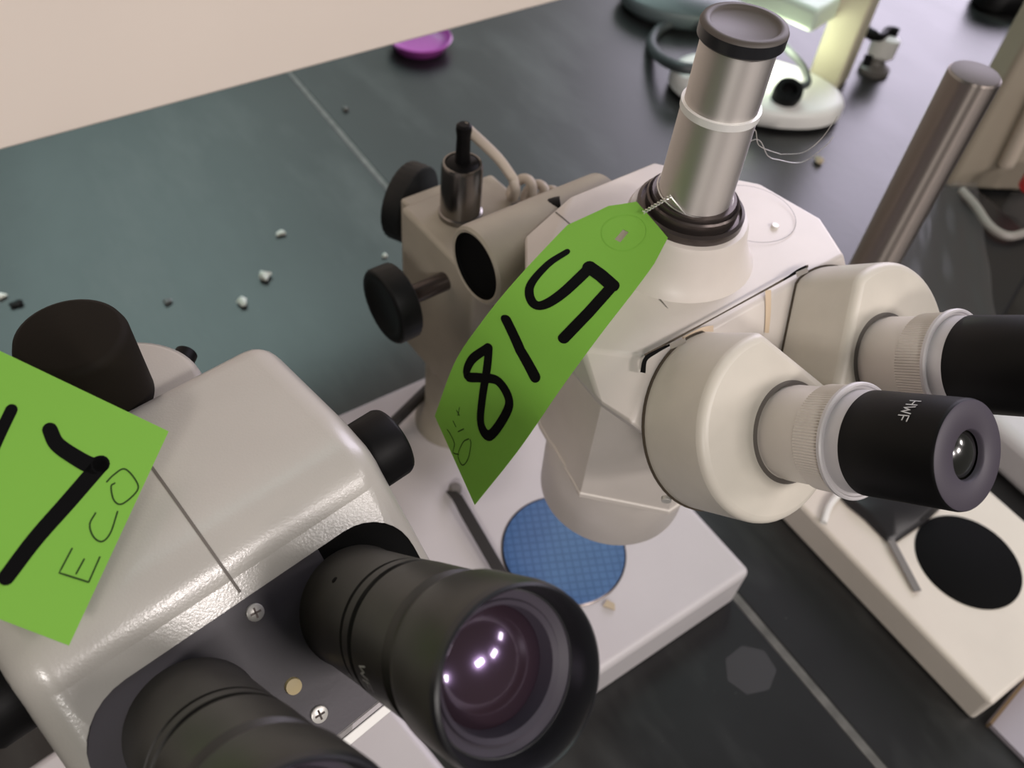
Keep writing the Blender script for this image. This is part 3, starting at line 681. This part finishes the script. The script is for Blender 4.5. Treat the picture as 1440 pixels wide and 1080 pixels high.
# prism housings
def prism_outline(sgn, R, cu, cv):
    """circle with a straight cut towards the middle"""
    out = []; n = 64
    P1 = np.array((0.0026 * sgn * -1 * -1, 0.0)); 
    a = np.array((0.0026, 0.0370)); b = np.array((0.0210, 0.0130)); t = (b - a) / np.linalg.norm(b - a); q = np.array((-t[1], t[0]))
    for k in range(n):
        an = 2 * PI * k / n; p = np.array((cu + R * math.cos(an), cv + R * math.sin(an))); d = (p - a) @ q
        if q @ (np.array((cu, cv)) - a) > 0: d = -d
        if d > 0: p = p - d * (q if q @ (np.array((cu, cv)) - a) < 0 else -q)
        out.append((p[0] * sgn, p[1]))
    return out
def small_eyepiece(parent, o):
    tb = build('eyepiece', MB().lathe(o, aC, [(-0.001, 0.0172), (0.0012, 0.0172), (0.0030, 0.0178), (0.0150, 0.0178), (0.0168, 0.0184), (0.0172, 0.0184)], 96), 'cream', parent, angle=40)
    build('root_shadow', MB().lathe(o, aC, [(-0.0005, 0.0194), (0.0002, 0.0194), (0.0003, 0.0176)], 72, cap=(False, False)), 'groove', tb)  # dark ring paints contact shadow and grime round the tube root
    n = 220; rings = []
    u, v = perp(aC)
    for h, r, am in ((0.0170, 0.0176, 0), (0.0172, 0.0189, 1), (0.0285, 0.0192, 1), (0.0287, 0.0186, 0)):
        rings.append([o + aC * h + (u * math.cos(2 * PI * i / n) + v * math.sin(2 * PI * i / n)) * (r - (am * 0.00035 if i % 2 else 0)) for i in range(n)])
    build('knurled_ring', MB().loft(rings, 0, (False, False)), 'cream', tb, angle=20)
    build('lip_ring', MB().lathe(o, aC, [(0.0284, 0.0186), (0.0286, 0.0203), (0.0298, 0.0204), (0.0303, 0.0199), (0.0303, 0.0192), (0.0296, 0.0188), (0.0296, 0.0178), (0.0352, 0.0175), (0.0358, 0.0168)], 96, cap=(False, False)), 'greybase', tb, angle=30)
    build('ocular', MB().lathe(o, aC, [(0.0348, 0.0160), (0.0348, 0.0174), (0.0355, 0.0179), (0.0672, 0.0175), (0.0682, 0.0172), (0.0686, 0.0167)], 96, cap=(True, False)), 'black', tb, angle=40)
    build('ocular_face', MB().lathe(o, aC, [(0.0684, 0.0170), (0.0688, 0.0164), (0.0688, 0.0084), (0.0684, 0.0080), (0.0675, 0.0078), (0.0668, 0.0076)], 96, cap=(False, False)), 'face', tb, angle=50, label='purplish black flat eyepiece face')
    R = 0.014; rl = 0.0077; pr = []
    for k in range(11):
        a = math.asin(rl / R) * (1 - k / 10); pr.append((0.0662 + R * math.cos(a) - R * math.cos(math.asin(rl / R)), R * math.sin(a)))
    build('lens', MB().lathe(o, aC, pr, 48, cap=(False, False)), 'lens2', tb, angle=180, label='small dark glass lens')
    d0 = nrm(-vC * 0.93 + uC * -0.25)
    build('grub_hole', MB().lathe(o + aC * 0.0245 + d0 * 0.0189, d0, [(0, 0.0009), (0.0006, 0.0008)], 14), 'void', tb)
    return tb
for sg, du, dv, cuv in ((1, 0.0, 0.0, (-0.007, 0.005)), (-1, 0.0595, 0.0030, (-0.006, 0.002))):
    pts = [cpn(du + a, dv + b, -0.034) for a, b in prism_outline(sg, 0.0357, *cuv)]
    ph = build('prism_housing', MB().prism(pts, aC * 0.034), 'cream2', ctr, bevel=0.0032, bseg=4, bangle=50)
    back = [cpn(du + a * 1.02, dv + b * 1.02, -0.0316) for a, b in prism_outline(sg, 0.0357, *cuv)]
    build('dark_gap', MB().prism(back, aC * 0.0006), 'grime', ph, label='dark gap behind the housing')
    tb = small_eyepiece(ctr, cpn(du, dv, 0.0))
    if sg == 1:
        barrel_text(tb, 'HWF', cpn(0, 0, 0), aC, 0.0540, 0.01785, math.radians(4), 0.0036, vC, 1, lw=0.0004)
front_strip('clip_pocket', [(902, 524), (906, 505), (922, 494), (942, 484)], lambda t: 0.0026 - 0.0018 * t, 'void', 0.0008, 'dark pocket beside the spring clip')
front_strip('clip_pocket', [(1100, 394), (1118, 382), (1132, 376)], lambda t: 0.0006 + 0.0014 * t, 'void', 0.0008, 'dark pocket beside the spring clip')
# little spring clips and screws at the housing roots
for px, px2 in (((935, 487), (957, 479)), ((1112, 387), (1128, 380))):
    front_strip('spring_clip', [px, px2], 0.0022, 'chrome', 0.0030, 'small bright spring clip')
screw(ctr, on_plane((937, 703), cpn(0, 0, -0.034), aC), nrm(-uC * .6 + aC * .4 - vC * .5), 0.0020, False)

# ---- tag 518 on the centre microscope
stp = [((845, 272), (955, 320), .3415, .3415), ((790, 325), (905, 392), .3360, .3355), ((722, 398), (845, 470), .3285, .3275), ((676, 455), (790, 545), .3130, .3100), ((640, 510), (730, 632), .2900, .2855), ((612, 585), (668, 710), .2620, .2580)]
T2 = TagS([(at(*a, z), at(*b, w)) for a, b, z, w in stp])
inv = lambda px, g=(.5, .5): tuple(T2.inv(px, g))
ol = []
for px, g in (((856, 290), (0, .1)), ((895, 284), (0, .5)), ((939, 335), (0, .9)), ((921, 371), (.15, 1))): ol.append(inv(px, g))
outl = [(inv((800, 318), (.15, 0))[0], 0.0), ol[0], ol[1], ol[2], (ol[3][0], 1.0), (1, 1), (1, 0)]
hc = T2.inv((874, 331), (.1, .5))
strokes = px_strokes(T2, [
    ([(797, 355), (770, 373), (746, 402), (748, 424), (762, 430), (790, 414), (830, 377)], lambda t: 0.0027 + .0022 * t, 1, True),
    ([(828, 376), (845, 388), (862, 403)], 0.0052, 1, False), ([(862, 402), (828, 440), (793, 476)], 0.0047, 1, False),
    ([(712, 449), (732, 492), (753, 530)], 0.0046, 1, False),
    ([(688, 488), (664, 506), (657, 528), (676, 531), (700, 535), (716, 560), (712, 582), (690, 612), (677, 596), (679, 560), (686, 515), (688, 488)], 0.0038, 1, True),
    ([(647, 573), (645, 584)], 0.0004, 2, False), ([(643, 577), (647, 584)], 0.0004, 2, False),
    ([(630, 604), (635, 612), (640, 624), (638, 636), (646, 639)], 0.0004, 2, True), ([(638, 592), (642, 600)], 0.0004, 2, False), ([(645, 607), (653, 603)], 0.0004, 2, False),
    ([(660, 617), (652, 622), (645, 640), (651, 654), (659, 645), (663, 625), (662, 618)], 0.0004, 2, True)])
tg2 = make_tag('t', T2, outl, (hc[0], hc[1], 0.0028), strokes, '')
tagc = build('paper_tag', tg2, ['tag', 'ink', 'pen'], label='green paper tag reading 518 in black marker, hanging from the silver tube', cat='tag', base=T2.p(0, .5))
# eyelet reinforcement (faint torn ring)
er = MB(); vv = []
for k in range(30):
    a = 2 * PI * k / 29
    for rr in (0.0095, 0.0098): vv.append(T2.S3(hc[0] * T2.len - .002 + math.cos(a) * rr * 1.0, hc[1] * T2.wid + math.sin(a) * rr, 0.0004))
er.add(vv, [(2 * k, 2 * k + 2, 2 * k + 3, 2 * k + 1) for k in range(29)])
build('eyelet_patch', er, 'tag', tagc)
# tie wire: twisted pair from the hole, loop round the tube, loose ends
hp = T2.S3(hc[0] * T2.len, hc[1] * T2.wid, 0.0012)
w0 = T2.S3(0.012 * T2.len, (inv((906, 300), (0, .6))[1]) * T2.wid, 0.0015); w1 = atx(942, 279, HF.w(-0.016, 0, 0)[0])
tw = []
for s_ in (0, PI):
    b = [hp]; A_, B_ = w0, w1 + A3(0, 0, .001); ax = nrm(B_ - A_); uu, vv_ = perp(ax)
    for i in range(49):
        t = i / 48; b.append(A_ + (B_ - A_) * t + (uu * math.cos(t * 9 * PI + s_) + vv_ * math.sin(t * 9 * PI + s_)) * 0.00055)
    for i in range(40):
        a = math.radians(215) + (1 if s_ == 0 else -1) * 2 * PI * i / 39 * 0.52
        b.append(TB + A3(math.cos(a) * 0.0156, math.sin(a) * 0.0156, 0.3470 + 0.0015 * math.sin(a)))
    tw.append(b)
wm = MB()
for b in tw: wm.tube(b[1:], 0.00030, 6)
e1 = TB + A3(0.0150, 0.004, 0.352)
for ends in ([e1, aty(1058, 183, e1[1]), aty(1068, 205, e1[1] - .002), aty(1098, 217, e1[1] - .004)], [e1, aty(1062, 196, e1[1]), aty(1080, 219, e1[1]), aty(1096, 225, e1[1] - .002), aty(1128, 228, e1[1] - .004), aty(1160, 206, e1[1] - .006), aty(1172, 192, e1[1] - .006)]):
    wm.tube(smooth_path(ends, 10), 0.00016, 6)
wm.tube(smooth_path([aty(1098, 217, e1[1] - .004), aty(1130, 214, e1[1] - .004), aty(1155, 195, e1[1] - .005), aty(1178, 163, e1[1] - .006)], 10), 0.00014, 6)
build('tie_wire', wm, 'wire', tagc, label='thin twisted silver tie wire')

# ================================================================== RIGHT STAND
rs = empty('microscope_stand', (0.478, 0.12, 0), 'cream stand at right with round black disc and thick steel pole', 'microscope stand')
build('base_plate', MB().box(G, (0.4045, -0.0215, 0), (0.5470, 0.262, 0.030)), 'rbase', rs, bevel=0.0035, bseg=4)
rd = A3(0.478, 0.0545, 0)
build('stage_disc', MB().lathe(rd, ZU, [(0.029, 0.0378), (0.0306, 0.0378), (0.0310, 0.0372), (0.0310, 0)], 80, cap=(True, False)), 'void', rs, label='black round stage disc')
pl_ = A3(0.4790, 0.2235, 0)
pole = build('pole', MB().lathe(pl_, ZU, [(0.030, 0.0150), (0.3210, 0.0150), (0.3222, 0.0139)], 80, cap=(True, False)), 'steel', rs, angle=30, label='brushed steel pole')
build('pole_top', MB().lathe(pl_, ZU, [(0.3222, 0.0139), (0.3224, 0.0135), (0.3224, 0)], 80, cap=(False, False)), 'poletop', pole, label='dull turned end of the pole')
build('pole_collar', MB().lathe(pl_, ZU, [(0.029, 0.026), (0.050, 0.026), (0.052, 0.024), (0.052, 0.0150)], 56, cap=(True, False)), 'black', rs, angle=40)
g0 = at(1252, 760, 0.033); g1 = at(1290, 832, 0.0315); sd = nrm(np.cross(g1 - g0, ZU)) * 0.0028
build('stage_clip', MB().prism([g0 - sd, g0 + sd, g1 + sd, g1 - sd], A3(0, 0, 0.001)), 'clipgrey', rs, label='grey steel stage clip')
# black folded pouch on the base
po = [(1172, 692, .004), (1190, 712, .006), (1215, 732, .006), (1246, 764, .004), (1262, 764, .004), (1300, 738, .005), (1325, 715, .006), (1290, 690, .010), (1240, 685, .012)]
pm = MB(); base = [at(x, y, 0.031) for x, y, h in po]; topv = [at(x, y, 0.031) * .8 + np.mean(base, 0) * .2 + A3(0, 0, h) for x, y, h in po]; 
cen = np.mean(topv, 0) + A3(0, 0, 0.004); n = len(po)
pm.add(base + topv + [cen], [tuple(reversed(range(n)))] + [(i, (i + 1) % n, n + (i + 1) % n, n + i) for i in range(n)] + [(n + i, n + (i + 1) % n, 2 * n) for i in range(n)])
build('folded_pouch', pm, 'pouch', sub=0, bevel=0.0015, label='small black wrinkled pouch lying on the cream stand base', cat='pouch')
build('pouch_fold', MB(), 'pouch') if False else None
cw = smooth_path([at(1158, 735, 0.032), at(1166, 712, 0.033), at(1182, 694, 0.034), at(1210, 682, 0.034)], 8)
build('white_cable', MB().tube(cw, 0.0026, 10), 'white', label='short white cable looping beside the black pouch', cat='cable')
# neighbouring base at the right edge
nb = empty('instrument_base', (0.63, 0.05, 0), 'white instrument base cut off by the right frame edge', 'instrument base')
build('base_plate', MB().prism([A3(0.585, -0.12, 0), A3(0.74, -0.12, 0), A3(0.74, 0.150, 0), A3(0.597, 0.150, 0)], A3(0, 0, 0.042)), 'greybase', nb, bevel=0.010, bseg=4)
build('rubber_foot', MB().lathe(A3(0.66, 0.02, 0), ZU, [(0.041, 0.03), (0.05, 0.028)], 40), 'black', nb)
# cardboard at bottom right
k0 = at(1386, 1018, 0.0); cb_ = MB()
build('cardboard_flap', MB().prism([k0, k0 + A3(0.10, 0.012, 0), k0 + A3(0.11, -0.12, 0), k0 + A3(0.004, -0.125, 0)], A3(0, 0, 0.004)), 'card', label='grey cardboard flap at the lower right corner', cat='cardboard', base=k0)
cbo = bpy.data.objects['cardboard_flap']
build('corrugated_edge', MB().prism([k0 + A3(-.001, -.0005, 0.0), k0 + A3(0.10, 0.0115, 0.0), k0 + A3(0.10, 0.0095, 0), k0 + A3(-.001, -.0025, 0)], A3(0, 0, 0.0058)), 'kraft', cbo, label='brown corrugated edge')

# ================================================================== BACKGROUND
# oval base with square post and cable
ob = at(1058, 140, 0); 
ov = empty('lamp_stand', (ob[0], ob[1], 0), 'white oval-footed stand with square cream post in the background', 'stand')
ox = nrm(at(1160, 150, 0) - at(945, 105, 0)); oy = nrm(np.cross(ZU, ox))
def oval(z, k): return [A3(ob[0], ob[1], z) + ox * math.cos(2 * PI * i / 56) * 0.108 * k + oy * math.sin(2 * PI * i / 56) * 0.068 * k for i in range(56)]
build('oval_foot', MB().loft([oval(0.004, .95), oval(0.006, 1), oval(0.018, 1), oval(0.024, .96), oval(0.026, .88)]), 'white', ov, angle=60)
build('foot_pad', MB().loft([oval(0, .93), oval(.005, .93)]), 'black', ov)
pf = Frame(at(1163, 112, 0), 20); pf.o[2] = 0
build('post', MB().box(pf, (-0.021, -0.021, 0.0), (0.021, 0.021, 0.42)), 'postgreen', ov, bevel=0.004)
hp_ = Frame(at(1112, 12, 0.10), 14)
build('tray', MB().box(hp_, (0.000, -0.035, -0.018), (0.06, 0.14, 0.010)), 'mint', ov, bevel=0.006)
pk = at(1103, 138, 0.027)
plug = build('power_plug', MB().lathe(pk, nrm(A3(-.25, -.35, .9)), [(-0.004, 0.016), (0.012, 0.0175), (0.018, 0.0165), (0.0185, 0.010), (0.012, 0.008), (0.012, 0)], 40, cap=(True, False)), 'black', ov, angle=40)
pc = smooth_path([pk + A3(.012, .008, .008), at(1135, 118, 0.04), at(1128, 92, 0.045), at(1100, 62, 0.05), at(1075, 40, 0.05)], 8)
build('power_cable', MB().tube(pc, 0.0045, 10), 'greycord', plug)
# cable loop and dark dish
lo = smooth_path([at(985, 98, 0.036), at(955, 94, .036), at(927, 80, .020), at(916, 60, .005), at(928, 40, .006), at(955, 30, .010), at(985, 34, .014)], 8)
build('cable_loop', MB().tube(lo, 0.0068, 12), 'greycord', label='grey cable looped on the bench behind the silver tube', cat='cable')
dd = at(958, -6, 0.02)
ds = MB(); dxx = nrm(at(1010, 22, .02) - at(900, 8, .02)); dyy = nrm(np.cross(ZU, dxx))
dr = lambda z, k: [A3(dd[0], dd[1], z) + dxx * math.cos(2 * PI * i / 48) * 0.088 * k + dyy * math.sin(2 * PI * i / 48) * 0.070 * k for i in range(48)]
dso = build('slate_dish', ds.loft([dr(0, .86), dr(.004, .92), dr(.012, 1.0), dr(.022, 1.0), dr(.026, .96)]), 'dish', angle=60, label='dark slate oval base at the top edge behind the tube', cat='instrument base')
# small black and white fitting beyond the post
bp_ = at(1228, 100, 0)
sf = empty('clamp_fitting', bp_, 'small white fitting with black levers behind the cream post', 'fitting')
q = Frame(bp_, 20)
build('foot', MB().lathe(bp_, ZU, [(0, 0.020), (0.006, 0.020), (0.012, 0.011), (0.020, 0.008)], 32), 'clipgrey', sf)
build('body', MB().lathe(bp_ + ZU * 0.018, nrm(A3(.15, .1, 1)), [(0, 0.012), (0.004, 0.017), (0.026, 0.018), (0.030, 0.013)], 36), 'white', sf, angle=40)
lv0 = bp_ + A3(0, 0, .050)
build('lever', MB().tube(smooth_path([at(1208, 36, .05), at(1225, 48, .052), at(1238, 52, .05), at(1250, 44, .05), at(1263, 47, .05)], 6), [0.007] * 9 + [.0055] * 8 + [.0065] * 8, 12), 'black', sf)
build('pin', MB().tube([at(1222, 78, .03), at(1218, 92, .02)], 0.0055, 12), 'black', sf)
# purple bowl under the partition
pbx = at(590, 55, 0.012)
pbo = MB().lathe(A3(pbx[0], pbx[1], 0), ZU, [(0, 0.026), (0.002, 0.032), (0.016, 0.041), (0.017, 0.0395), (0.010, 0.034), (0.008, 0.02), (0.008, 0)], 56, cap=(True, False))
build('purple_bowl', pbo, 'purple', angle=60, label='purple bowl half hidden behind the beige partition', cat='bowl')
# tan case and strap behind the pole
k1 = at(1326, 270, 0.0)
tc_ = empty('tan_case', k1, 'tall tan case standing behind the steel pole at the right edge', 'case')
cf = Frame(k1, -30)
build('case_body', MB().box(cf, (0.0, 0.0, 0.004), (0.30, 0.04, 0.30)), 'beige', tc_, bevel=0.006)
build('case_foot', MB().box(cf, (0.012, 0.006, 0.0), (0.29, 0.034, 0.006)), 'void', tc_)
cp_ = lambda px: on_plane(px, k1 - cf.y * 0.006, cf.y)
s1, s2 = cp_((1414, 232)), cp_((1438, 184))
build('strap', MB().tube([s1, s2, s2 + (s2 - s1) * 1.2], 0.0085, 12), 'strap', tc_, label='pale rounded edge strip')

# red capped bottle in a clear bag
rp = at(1456, 262, 0.050)
bt = empty('bottle', (rp[0], rp[1], 0), 'clear bottle with a red cap at the right edge', 'bottle')
bh = 0.045
build('bottle_body', MB().lathe(A3(rp[0], rp[1], 0), ZU, [(0, .016), (.03, .017), (.04, .012), (.045, .010)], 40), 'bag', bt, angle=60)
build('red_cap', MB().lathe(A3(rp[0], rp[1], 0), ZU, [(.045, .014), (.047, .016), (.066, .016), (.068, .014)], 40), 'red', bt, angle=40)
# dark case wrapped in clear film behind the pole
dk = empty('dark_case', at(1340, 350, 0), 'low dark box wrapped in clear film behind the pole', 'box')
dk.location.z = 0; ORG[dk.name] = np.array(dk.location)
bx = [at(1300, 262, .03), at(1372, 262, .03), at(1470, 345, .03), at(1400, 470, .03), at(1225, 440, .03)]
build('box', MB().prism([A3(p[0], p[1], 0) for p in bx], A3(0, 0, .030)), 'pouch', dk, bevel=0.004)
flm = MB(); NX, NY = 26, 18; vs = []
for j in range(NY + 1):
    for i in range(NX + 1):
        a = bx[0] * (1 - i / NX) + bx[1] * (i / NX); b = bx[4] * (1 - i / NX) + bx[3] * (i / NX)
        p = a * (1 - j / NY) + b * (j / NY)
        z = .034 + .0022 * math.sin(i * .5 + j * .45) * math.sin(j * .5 - i * .3) + .0006 * math.sin(1.3 * i - 1.1 * j)
        vs.append(A3(p[0], p[1], max(.0318, z)))
flm.add(vs, [(j * (NX + 1) + i, j * (NX + 1) + i + 1, (j + 1) * (NX + 1) + i + 1, (j + 1) * (NX + 1) + i) for j in range(NY) for i in range(NX)])
build('clear_film', flm, 'bag', dk, angle=180, label='clear wrinkled film')
build('film_edge', MB().tube(smooth_path([at(1352, 268, .037), at(1372, 290, .037), at(1392, 318, .037), at(1418, 332, .037), at(1450, 325, .037)], 8), 0.0045, 10), 'strip', dk, label='whitish rolled film edge')
# dark object at the top right corner
tr = at(1432, -2, 0.0)
build('dark_pouch', MB().loft([[A3(tr[0], tr[1], z) + A3(math.cos(2 * PI * i / 40) * .105 * k, math.sin(2 * PI * i / 40) * .05 * k, 0) for i in range(40)] for z, k in ((0, .9), (.006, 1), (.03, .95), (.04, .7))]), 'black', angle=60, label='dark object at the top right corner of the bench', cat='pouch')

# crumbs and grit on the worktop
def crumb(px, w, mt, label, name='plaster_crumb', cat='crumb', grp=None, fl=0.5):
    p = at(*px, 0); me_ = MB(); bm = bmesh.new(); bmesh.ops.create_icosphere(bm, subdivisions=2, radius=1)
    vs = []
    for v in bm.verts:
        k = 1 + 0.28 * math.sin(v.co.x * 4 + px[0]) + 0.2 * math.sin(v.co.y * 5 + px[1])
        vs.append(A3(p[0] + v.co.x * w * k, p[1] + v.co.y * w * k * .8, max(0, w * fl + v.co.z * w * fl * k)))
    fs = [tuple(v.index for v in f.verts) for f in bm.faces]; bm.free()
    me_.add(vs, fs); return build(name, me_, mt, label=label, cat=cat, group=grp, angle=40)
CG = 'crumbs scattered on the worktop'
crumb((373, 391), 0.0068, 'crumb', 'largest white crumb on the worktop above the nearest microscope', grp=CG)
crumb((341, 427), 0.0056, 'crumb', 'second white crumb just left of and below the largest one', grp=CG)
crumb((395, 330), 0.0040, 'crumb', 'small pale crumb above the largest one', grp=CG)
crumb((3, 418), 0.0038, 'crumb', 'white crumb at the left frame edge', grp=CG)
crumb((24, 429), 0.0045, 'blackgrip', 'dark crumb near the left frame edge', grp=CG)
crumb((236, 426), 0.0034, 'seam', 'faint grey crumb beside the black column cap', grp=CG)
crumb((541, 361), 0.0030, 'crumb', 'tiny pale crumb by the black focus knob', grp=CG)
crumb((486, 155), 0.0042, 'seam', 'grey crumb right of the worktop seam', grp=CG)
crumb((1151, 229), 0.0066, 'pebble', 'tan grit behind the loose tie wire', name='tan_grit', grp=CG)

# ------------------------------------------------------------------ light
w = bpy.data.worlds.new('World'); S.world = w; w.use_nodes = True
nt = w.node_tree; bg = nt.nodes['Background']
tc = nt.nodes.new('ShaderNodeTexCoord'); L = nt.links.new
def dirmix(prev, d, c, lo, hi):
    dp = nt.nodes.new('ShaderNodeVectorMath'); dp.operation = 'DOT_PRODUCT'; dp.inputs[1].default_value = tuple(nrm(d)); L(tc.outputs['Generated'], dp.inputs[0])
    mr = nt.nodes.new('ShaderNodeMapRange'); mr.interpolation_type = 'SMOOTHSTEP'; mr.inputs[1].default_value = lo; mr.inputs[2].default_value = hi; L(dp.outputs['Value'], mr.inputs[0])
    mx = nt.nodes.new('ShaderNodeMix'); mx.data_type = 'RGBA'; L(mr.outputs[0], mx.inputs[0])
    if isinstance(prev, tuple): mx.inputs[6].default_value = prev
    else: L(prev, mx.inputs[6])
    mx.inputs[7].default_value = c; return mx.outputs[2]
c_ = dirmix((0.085, 0.082, 0.078, 1), (0.15, 0.60, 0.76), (3.0, 4.05, 3.9, 1), 0.885, 0.985)
c_ = dirmix(c_, (0.52, 0.68, 0.45), (0.6, 0.61, 0.58, 1), 0.88, 0.99)
c_ = dirmix(c_, (0.84, 0.41, 0.36), (6.0, 5.5, 6.7, 1), 0.915, 0.99)
L(c_, bg.inputs['Color']); bg.inputs['Strength'].default_value = 1.0
def area(name, loc, aim, sx, sy, power, col=(1, .96, .9)):
    l = bpy.data.lights.new(name, 'AREA'); l.shape = 'RECTANGLE'; l.size = sx; l.size_y = sy; l.energy = power; l.color = col
    o = bpy.data.objects.new(name, l); COL.objects.link(o); o.location = loc
    o.rotation_euler = (Vector(aim) - Vector(loc)).to_track_quat('-Z', 'Y').to_euler(); return o
area('ceiling_lamp', (-0.95, -1.35, 1.50), (0.2, 0.2, 0.25), 0.40, 0.26, 18, (1, .94, .90))
area('ceiling_lamp', (0.50, -1.55, 1.60), (0.2, 0.2, 0.25), 0.32, 0.20, 18, (1, .92, .89))
area('ceiling_lamp', (1.15, -1.45, 1.45), (0.2, 0.2, 0.25), 0.30, 0.20, 8, (1, .92, .90))
area('ceiling_lamp', (1.80, -1.10, 1.55), (0.2, 0.2, 0.25), 0.30, 0.20, 5, (1, .92, .90))

bl = bpy.data.lights.new('tray_lamp', 'POINT'); bl.energy = 0.22; bl.shadow_soft_size = 0.02; bl.color = (0.9, 1.0, 0.72)
blo = bpy.data.objects.new('tray_lamp', bl); COL.objects.link(blo); blo.location = tuple(hp_.w(0.0, -0.01, -0.045))

# ------------------------------------------------------------------ camera object
cam = bpy.data.cameras.new('Camera'); co = bpy.data.objects.new('Camera', cam); COL.objects.link(co)
cam.sensor_width = 36; cam.lens = 36 * F / 1440; cam.clip_start = 0.005; cam.clip_end = 50
R3 = Matrix([list(M[:, 0]), list(-M[:, 1]), list(-M[:, 2])]).transposed()
co.matrix_world = Matrix.Translation((0, 0, CH)) @ R3.to_4x4()
cam.dof.use_dof = True; cam.dof.focus_distance = 0.29; cam.dof.aperture_fstop = cam.lens / 2.2
S.camera = co
vs_ = S.view_settings; vs_.view_transform = 'Standard'; vs_.look = 'None'; vs_.gamma = 1; vs_.use_curve_mapping = False; vs_.exposure = 0.0
